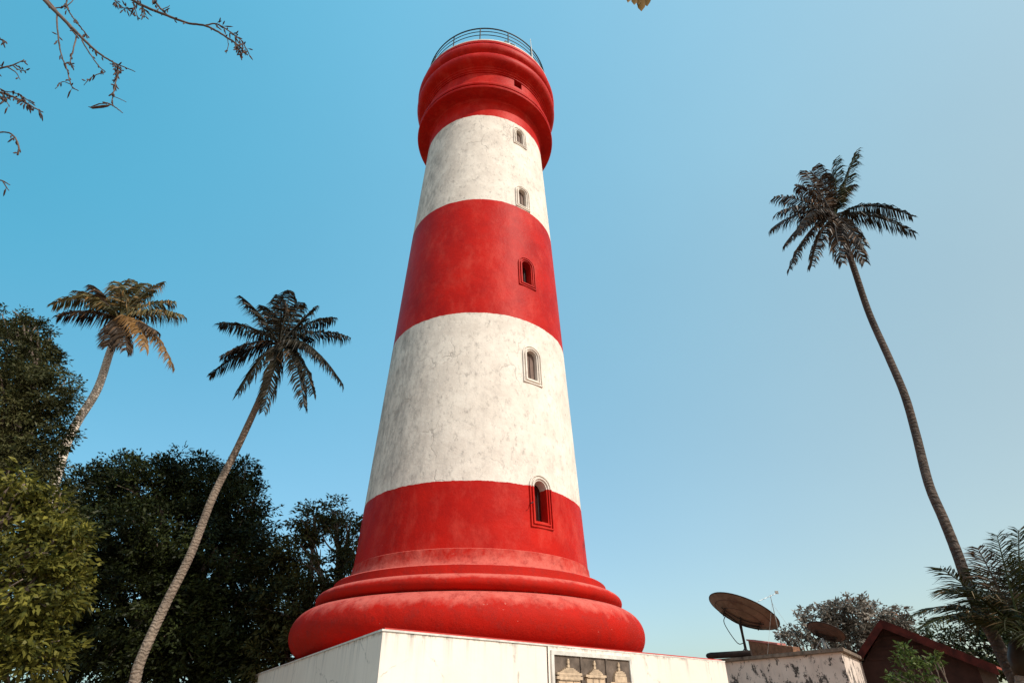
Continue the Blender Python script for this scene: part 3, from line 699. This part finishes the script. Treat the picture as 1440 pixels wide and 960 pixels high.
b = MB(); b.add([down(p, ZH - .138) for p in fpoly] + [down(p, ZH) for p in fpoly], [(0, 1, 5, 4), (1, 2, 6, 5), (2, 3, 7, 6), (3, 0, 4, 7), (3, 2, 1, 0), (4, 5, 6, 7)])
rf = b.build('roof_slab', M['slab'], HB)
bmm = bmesh.new(); bmm.from_mesh(rf.data); bmesh.ops.bevel(bmm, geom=bmm.edges[:], offset=.02, segments=2, affect='EDGES'); bmm.to_mesh(rf.data); bmm.free()
# rounded dark beam lying at the left end
def on_roof(px, py, dz=0): return atz(px, py, ZH + dz)
p0 = at(995, 919, hl.y - .2); p1 = at(1052, 911, hc.y + 1.2)
p0 = at(993, 918, edgeY(1030, .9)); p1 = at(1056, 913, edgeY(1056, .5)); p0.z = p1.z = ZH + .125
b = MB(); pp = [p0.lerp(p1, t) for t in (0, .03, .1, .2, .5, .9, 1)]; b.tube(pp, [.06, .10, .125, .12, .12, .12, .11], 14)
o = b.build('roof_beam', M['tar'], None, 50); rebase(o); tag(o, 'blackened round ended beam lying along the left roof edge below the large dish', 'beam')
q = at(1078, 905, edgeY(1078, 1.5)); Mx = Matrix((hu, Vector((-hu.y, hu.x, 0)), Vector((0, 0, 1)))).transposed()
PB = thing('brick_upstand', (q.x, q.y, ZH), 'worn brick upstand with sloping pink coping on the roof beside the large dish', 'brick upstand')
wA = at(1052, 900, edgeY(1052, 1.5)); wB = at(1114, 908, edgeY(1114, 1.5)); hA_ = wA.z - ZH; hB_ = wB.z - ZH; wA.z = wB.z = ZH; dr = (wB - wA); L_ = dr.length; dr.normalize(); dn = Vector((dr.y, -dr.x, 0))
def ub(mb, a0, a1, h0, h1, o0, o1, z0=ZH + .002):
    vs = []
    for oo in (o0, o1):
        vs += [Vector((wA.x, wA.y, z0)) + dr * a0 + dn * oo, Vector((wA.x, wA.y, z0)) + dr * a1 + dn * oo, Vector((wA.x, wA.y, z0 + h1)) + dr * a1 + dn * oo, Vector((wA.x, wA.y, z0 + h0)) + dr * a0 + dn * oo]
    mb.add(vs, [(0, 1, 2, 3), (7, 6, 5, 4), (0, 4, 5, 1), (1, 5, 6, 2), (2, 6, 7, 3), (3, 7, 4, 0)])
b = MB(); ub(b, .0, L_, hA_ - .02, hB_ - .02, -.4, .0); b.build('brickwork', M['brick'], PB)
b = MB(); sl = (hA_ - hB_) / L_; ub(b, -.05, L_ * .7, .06, .06, -.45, .05, ZH)
b.v = [(x, y, z + hA_ - .015 - sl * (Vector((x, y, 0)) - Vector((wA.x, wA.y, 0))).dot(dr)) for x, y, z in b.v]; b.build('coping', M['coping'], PB)

def dish(name, label, px, py, Y, half, ratio, tilt, polepx, mat, face=1):
    c = at(px, py, Y); rad = pxm(c, half); fw = (c - EYE).normalized()
    rt = fw.cross(Vector((0, 0, 1))).normalized(); upv = rt.cross(fw)
    mn = (rt * math.sin(R(tilt)) + upv * math.cos(R(tilt)))
    nrm = (mn * math.sqrt(1 - ratio ** 2) + fw * ratio).normalized(); ux = (rt * math.cos(R(tilt)) - upv * math.sin(R(tilt))); uy = nrm.cross(ux)
    pf = atz(polepx[0], polepx[1], ZH); pf = Vector((pf.x, pf.y, ZH))
    pf = Vector((c.x - nrm.x * .55, c.y - nrm.y * .55, ZH)) if polepx[2] else pf
    T = thing(name, pf, label, 'satellite dish')
    dep = rad * .30
    def P(r, a, off=0): return c + (ux * math.cos(a) + uy * math.sin(a)) * r * rad + nrm * (dep * (r * r - 1) + off)
    b = MB(); nr, na = 14, 48; vs = []
    for off in (0, -.02):
        for i in range(nr + 1):
            for j in range(na): vs.append(P(max(.001, i / nr), 2 * math.pi * j / na, off))
    fs = []
    for s in (0, 1):
        bb = s * (nr + 1) * na
        for i in range(nr):
            for j in range(na):
                q = (bb + i * na + j, bb + i * na + (j + 1) % na, bb + (i + 1) * na + (j + 1) % na, bb + (i + 1) * na + j); fs.append(q if s else q[::-1])
    o_ = (nr) * na; i_ = (nr + 1) * na + nr * na
    for j in range(na): fs.append((o_ + j, o_ + (j + 1) % na, i_ + (j + 1) % na, i_ + j))
    b.add(vs, fs); rf_ = b.build('reflector', mat, T, 50)
    b = MB(); b.tube([P(1, 2 * math.pi * j / 48, -.01) for j in range(48)], .022, 6, True); b.build('rim', M['tar'], T, 180)
    b = MB()
    for r in (.80, .55): b.tube([P(r, 2 * math.pi * j / 48, -.028) for j in range(48)], .011, 5, True)
    b.build('stiffening_ring', M['dish_dark'], T, 180)
    b = MB()
    for sgn in (-.2, .2):
        b.tube([P(math.hypot(t, sgn), math.atan2(sgn, t), -.07) for t in np.linspace(-.6, .6, 9)], .022, 5)
    for t in (-.5, .5): b.tube([P(math.hypot(t, s2), math.atan2(s2, t), -.09) for s2 in (-.3, 0, .3)], .025, 5)
    hub = c - nrm * (dep + .16)
    b.tube([P(.2, 1.5, -.06), hub], .04, 6); b.tube([P(.25, 4.6, -.06), hub], .04, 6); b.tube([P(.5, 0, -.06), hub], .025, 6); b.tube([P(.5, math.pi, -.06), hub], .025, 6)
    b.build('back_frame', M['tar'], T)
    b = MB(); b.tube([pf, pf + Vector((0, 0, .35)), hub.lerp(pf, .25), hub], [.075, .06, .055, .07], 8); b.tube([pf, pf + Vector((0, 0, .02))], .16, 10)
    b.build('mast', M['tar'] if half > 30 else M['steel'], T)
    b = MB()
    for a in (0.5, 2.6, 4.7): 
        e = pf + Vector((math.cos(a) * .38, math.sin(a) * .38, .02)); b.tube([e, pf + Vector((0, 0, .42))], .02, 5)
    b.build('brace', M['steel'], T)
    b = MB(); fp_ = c + nrm * rad * .2
    for a in (.5, 2.6, 4.7): b.tube([P(.96, a, .01), fp_], .012, 5)
    b.tube([fp_, fp_ + nrm * .12], .06, 8); b.build('feed_arm', M['steel'], T)
    if half > 30:
        b = MB(); q0 = P(.45, math.pi * .95, -.07); b.tube(smooth_path([q0, q0 + Vector((-.12, 0, -.35)), hub.lerp(pf, .5) + Vector((-.3, 0, -.05)), hub.lerp(pf, .55)], 6), .018, 5); b.build('cable', M['tar'], T)
    return T
roofY = hc.y + 1.0
dish('satellite_dish', 'large rust brown satellite dish seen from below on the outbuilding roof', 1045.5, 858.5, edgeY(1045, 1.2), 47, .36, 25, (1045, 905, 1), M['dish'])
dish('satellite_dish', 'smaller dark brown satellite dish in front of the distant dusty tree', 1162, 887, edgeY(1162, 1.0), 24, .42, 22, (1163, 906, 1), M['dish_dark'])
# thin aerial beside the dish
roofY = edgeY(1083, .4); a0 = at(1090, 912, roofY + .8); a1 = at(1083, 836, roofY + .8); a0 = Vector((a1.x + .02, a1.y, ZH))
AN = thing('roof_aerial', a0, 'thin pale television aerial on a slender mast right of the large dish', 'aerial')
b = MB(); b.tube([a0, a1], [.02, .012], 6); b.build('mast', M['steel'], AN)
b = MB(); q = at(1064, 846, roofY + .4); b.tube([q, a1 + Vector((.25, 0.0, .05))], .010, 5)
for t in (0.05, .3, .55, .8, 1):
    m_ = q.lerp(a1 + Vector((.25, 0, .05)), t); b.tube([m_ - Vector((0, .22, 0)), m_ + Vector((0, .22, 0))], .006, 4)
b.box(a1 + Vector((.3, 0, .1)), .14, .03, .12); b.build('antenna_head', M['steel'], AN)
b = MB(); b.tube([a1 - Vector((0, 0, .3)), Vector((a0.x + .9, a0.y - .2, ZH))], .004, 4); b.tube([a1 - Vector((0, 0, .3)), Vector((a0.x - .8, a0.y - .3, ZH))], .004, 4); b.build('guy_wire', M['steel'], AN)

# ------------------------------------------------------------------ red roofed house
gl = at(1190, 924, 27.0); gr = at(1392, 946, 24.0); gr.z = gl.z = (gl.z + gr.z) / 2
gd = (gr - gl); gd.z = 0; gw = gd.length; gd.normalize(); gn = Vector((gd.y, -gd.x, 0))      # towards camera
d_ = ray(1238, 871); ga = EYE + d_ * ((gl - EYE).dot(gn) / d_.dot(gn)); ta = (ga - gl).dot(gd)
RH = thing('red_roofed_house', down((gl + gr) / 2, 0), 'dark boarded gable house with red edged roof behind the small green shrub', 'house')
dep = 6.0
gp = lambda t, z, off: Vector((gl.x, gl.y, 0)) + gd * t + Vector((0, 0, z)) + gn * off
hA = ga.z; hE = gr.z
b = MB(); ins = .35
b.add([gp(ins, 0, -.5), gp(gw - ins, 0, -.5), gp(gw - ins, hE + .05, -.5), gp(ta, hA - .16, -.5), gp(ins, hE + .05, -.5), gp(ins, 0, -dep), gp(gw - ins, 0, -dep), gp(gw - ins, hE + .05, -dep), gp(ta, hA - .16, -dep), gp(ins, hE + .05, -dep)],
      [(0, 1, 2, 3, 4), (9, 8, 7, 6, 5), (0, 5, 6, 1), (1, 6, 7, 2), (4, 9, 5, 0)]); b.build('wall', M['gable'], RH)
b = MB(); th = .07
for (t0, t1, h0, h1) in ((-.12, ta, hE - .12 * (hA - hE) / ta, hA), (ta, gw + .25, hA, hE - .25 * (hA - hE) / (gw - ta))):
    b.add([gp(t0, h0, 0), gp(t1, h1, 0), gp(t1, h1, -dep), gp(t0, h0, -dep), gp(t0, h0 - th, 0), gp(t1, h1 - th, 0), gp(t1, h1 - th, -dep), gp(t0, h0 - th, -dep)],
          [(0, 1, 2, 3), (7, 6, 5, 4), (0, 4, 5, 1), (1, 5, 6, 2), (2, 6, 7, 3), (3, 7, 4, 0)])
b.build('roof', M['rooftile'], RH)
for (t0, t1, h0, h1) in ((-.14, ta, hE - .12 * (hA - hE) / ta + .03, hA + .03), (ta, gw + .27, hA + .03, hE - .25 * (hA - hE) / (gw - ta) + .03)):
    b = MB(); b.add([gp(t0, h0, .003), gp(t1, h1, .003), gp(t1, h1 - .34, .003), gp(t0, h0 - .34, .003), gp(t0, h0, .05), gp(t1, h1, .05), gp(t1, h1 - .34, .05), gp(t0, h0 - .34, .05)],
          [(0, 1, 2, 3), (7, 6, 5, 4), (0, 4, 5, 1), (1, 5, 6, 2), (2, 6, 7, 3), (3, 7, 4, 0)]); b.build('bargeboard', M['roofred'], RH)
for k in range(3):
    fr_ = .15 + .22 * k; hh = hE + (hA - hE) * fr_; x0_ = ta * fr_ + ins + .1; x1_ = gw - (gw - ta) * fr_ - ins - .2
    b = MB(); b.add([gp(x0_, hh, -.497), gp(x1_, hh, -.497), gp(x1_, hh + .10, -.497), gp(x0_, hh + .10, -.497), gp(x0_, hh, -.46), gp(x1_, hh, -.46), gp(x1_, hh + .10, -.46), gp(x0_, hh + .10, -.46)],
        [(0, 1, 2, 3), (7, 6, 5, 4), (0, 4, 5, 1), (1, 5, 6, 2), (2, 6, 7, 3), (3, 7, 4, 0)]); b.build('gable_batten', M['gable'], RH)

# ------------------------------------------------------------------ bare overhanging tree, upper left
YB = 7.5
BT = thing('bare_tree', (-11.5, 5.0, 0), 'bare twiggy tree reaching over the upper left corner with sparse seed pods', 'tree')
b = MB(); tp = smooth_path([(-11.5, 5, -.1), (-11.3, 5.2, 4), (-11.0, 5.6, 8), (-10.9, 6.0, 11), tuple(at(-260, -260, 7.5))], 6)
b.tube(tp, list(np.linspace(.28, .1, len(tp))), 10); b.build('trunk', M['bark'], BT, 180)
def A(px, py, dy=0): return at(px, py, YB + dy)
br = MB(); pods = MB()
def twig(pts, w0, w1, leaves=0, ln=.12, side=None):
    P = smooth_path([A(*p) for p in pts], 6); n = len(P)
    P = [p + Vector(rng.normal(size=3)) * .003 for p in P]
    br.tube(P, list(np.linspace(pxm(P[0], w0) / 2, pxm(P[-1], w1) / 2, n)), 6)
    for k in range(int(leaves * 1.7)):
        t = .15 + .85 * rng.random(); i = int(t * (n - 1)); p = P[i]
        tan = (P[min(i + 1, n - 1)] - P[max(i - 1, 0)]).normalized()
        d = (Vector(rng.normal(size=3)) * .5 + Vector((0, 0, -.7)) + tan * .7).normalized(); L = ln * (.6 + 1.2 * rng.random())
        st = p + d * L * .25 + Vector(rng.normal(size=3)) * .01; sd = d.orthogonal().normalized() * (.011 + .01 * rng.random())
        br.tube([p, st], .003, 4)
        pods.tube([st, st + d * L * .35 + sd * .3, st + d * L * .75, st + d * L], [.003, .016, .013, .002], 5)
    return P
jt = at(-260, -260, YB)
def limb(a, w, first): 
    P = smooth_path([jt, jt.lerp(a, .5) + Vector((0, 0, .5)), a], 6); br.tube(P, list(np.linspace(.07, w, len(P))), 7)
t_ = [(50, -14), (68, 6), (90, 28), (112, 50), (135, 72), (160, 88), (190, 101)]
limb(A(*t_[0]), pxm(A(*t_[0]), 6) / 2, 0)
twig(t_, 6, 1, 10, .10)
twig([(58, -10), (85, 22), (110, 54)], 3, 2, 0)
twig([(80, 20), (81, 45), (86, 75), (95, 100), (100, 120), (110, 128)], 2.2, 1.2, 12, .12)
twig([(100, 119), (88, 115), (78, 125)], 1.3, .8, 2, .08)
twig([(108, 50), (103, 70), (99, 86), (104, 94)], 2, 1, 7, .09)
twig([(115, 57), (128, 78), (140, 94), (148, 101)], 2, 1, 3, .08)
twig([(148, 101), (130, 108), (118, 120)], 1.4, .8, 3, .08)
twig([(95, -8), (94, 10), (105, 28), (118, 44), (124, 52)], 2, 1.3, 14, .09)
twig([(75, 12), (95, 8), (108, -6)], 1.6, 1, 3, .08)
twig([(158, 86), (166, 100), (162, 120), (157, 145)], 2, 1.2, 22, .11)
twig([(155, 90), (165, 92), (172, 100)], 1.4, .8, 8, .08)
twig([(158, 135), (168, 139), (178, 144)], 1.2, .8, 0); twig([(156, 147), (165, 153), (173, 159)], 1.8, 1, 0)
twig([(156, 147), (150, 145), (146, 145)], 2, 2, 2, .04)
pods.tube([A(*p) for p in ((156, 147), (151, 149), (144, 150), (136, 151), (130, 152), (124, 150))], [.006, .022, .030, .026, .020, .004], 8)
pods.tube([A(*p) for p in ((150, 146), (140, 146), (132, 149), (126, 151))], [.004, .012, .012, .003], 6)
t_ = [(170, -10), (200, 8), (235, 22), (262, 32), (290, 37), (315, 50), (335, 64), (348, 78)]
limb(A(*t_[0]), pxm(A(*t_[0]), 5) / 2, 0); twig(t_, 4, 2, 8, .1)
twig([(288, 36), (305, 34), (325, 46), (340, 58), (350, 76)], 2, 1.4, 26, .13)
twig([(318, 50), (321, 62), (318, 75)], 1.2, .8, 2, .1); twig([(330, 62), (336, 70), (340, 80)], 2.2, 1.6, 18, .10)
twig([(155, -6), (165, 4), (175, 12), (180, 10)], 2, 1, 14, .13); twig([(190, -4), (200, 10), (204, 24)], 2, 1, 14, .13)
twig([(215, -6), (222, 8), (234, 20)], 3, 2, 10, .13); twig([(186, -4), (190, 12), (194, 26)], 1.5, 1, 8, .13); twig([(226, 14), (236, 10), (239, 8)], 1.2, .8, 1)
for t_, w0, w1, nl in (([(-20, 103), (5, 95), (20, 91), (34, 84)], 3, 1, 6), ([(10, 94), (22, 102), (28, 112)], 2, .8, 1), ([(18, 92), (26, 98), (36, 100)], 2, 1, 4), ([(-20, 125), (10, 133), (35, 144), (60, 158)], 4, 1.5, 26),
                   ([(-15, 128), (4, 138), (14, 150)], 2, 1, 8), ([(2, 128), (25, 132), (45, 146)], 1.6, 1, 12), ([(-20, 188), (5, 186), (18, 190), (26, 205), (25, 218)], 2, 2.4, 4), ([(-20, 248), (2, 254), (14, 260)], 2.6, 1.2, 0), ([(4, 255), (12, 268)], 2, 1, 1), ([(-15, 50), (2, 56), (9, 60)], 3, 2, 6)):
    if t_[0][0] < -10: limb(A(*t_[0]), pxm(A(*t_[0]), w0) / 2, 0)
    twig(t_, w0, w1, nl, .10)
br.build('branches', M['twig'], BT, 180); pods.build('crown', M['pod'], BT, 180)  # the crown part holds only the seed pods, as one mesh

# leafy branch over the camera: a few leaf tips reach into the top of the frame
LT = thing('leafy_tree', (7.5, -3.0, 0), 'brown leaf tips of an overhanging branch at the top edge right of the lighthouse', 'tree')
b = MB(); hub = at(900, -60, 5.0)
tp = smooth_path([(7.5, -3, -.1), (7.3, -2.6, 4), (6.4, -1.5, 8), (4.4, 1.0, hub.z + 1.2), hub], 6); b.tube(tp, list(np.linspace(.22, .02, len(tp))), 8); b.build('trunk', M['bark'], LT, 180)
lv = MB()
for px, py, ln, wdt in ((883, 4, 30, 7), (892, 7, 34, 9), (902, 16, 40, 10), (910, 9, 38, 10), (898, 7, 36, 8), (915, 1, 30, 7), (870, -12, 30, 9), (926, -10, 34, 9), (905, -20, 34, 12)):
    tip = at(px, py, 5.0); st = hub.lerp(at(px * .7 + 900 * .3, py - ln, 5.05), .85); L = (tip - st).length; ww = pxm(tip, wdt) * .8
    ax_ = (tip - st).normalized(); sd = ax_.cross((tip - EYE).normalized()).normalized(); up_ = sd.cross(ax_)
    row = []
    for t, f_ in ((0, .05), (.25, .7), (.55, 1), (.85, .6), (1, .03)):
        c = st + ax_ * L * t - Vector((0, 0, .02 * math.sin(3 * t))); row += [c - sd * ww * f_ + up_ * ww * .35 * f_, c, c + sd * ww * f_ + up_ * ww * .35 * f_]
    lv.add(row, [(i * 3 + j, i * 3 + j + 1, i * 3 + j + 4, i * 3 + j + 3) for i in range(4) for j in range(2)])
    lv.tube([hub, st], .006, 5)
lv.build('leaves', M['tan_leaf'], LT, 180)
Pn = np.array(hub) + rng.normal(size=(900, 3)) * np.array([.5, .35, .25]) + np.array([.5, -.7, 1.0])
leaf_mesh('crown', Pn, rng.normal(size=(900, 3)) + np.array([0, 0, -1.0]), np.full(900, .16), np.full(900, .06), M['leaf_light'], LT)
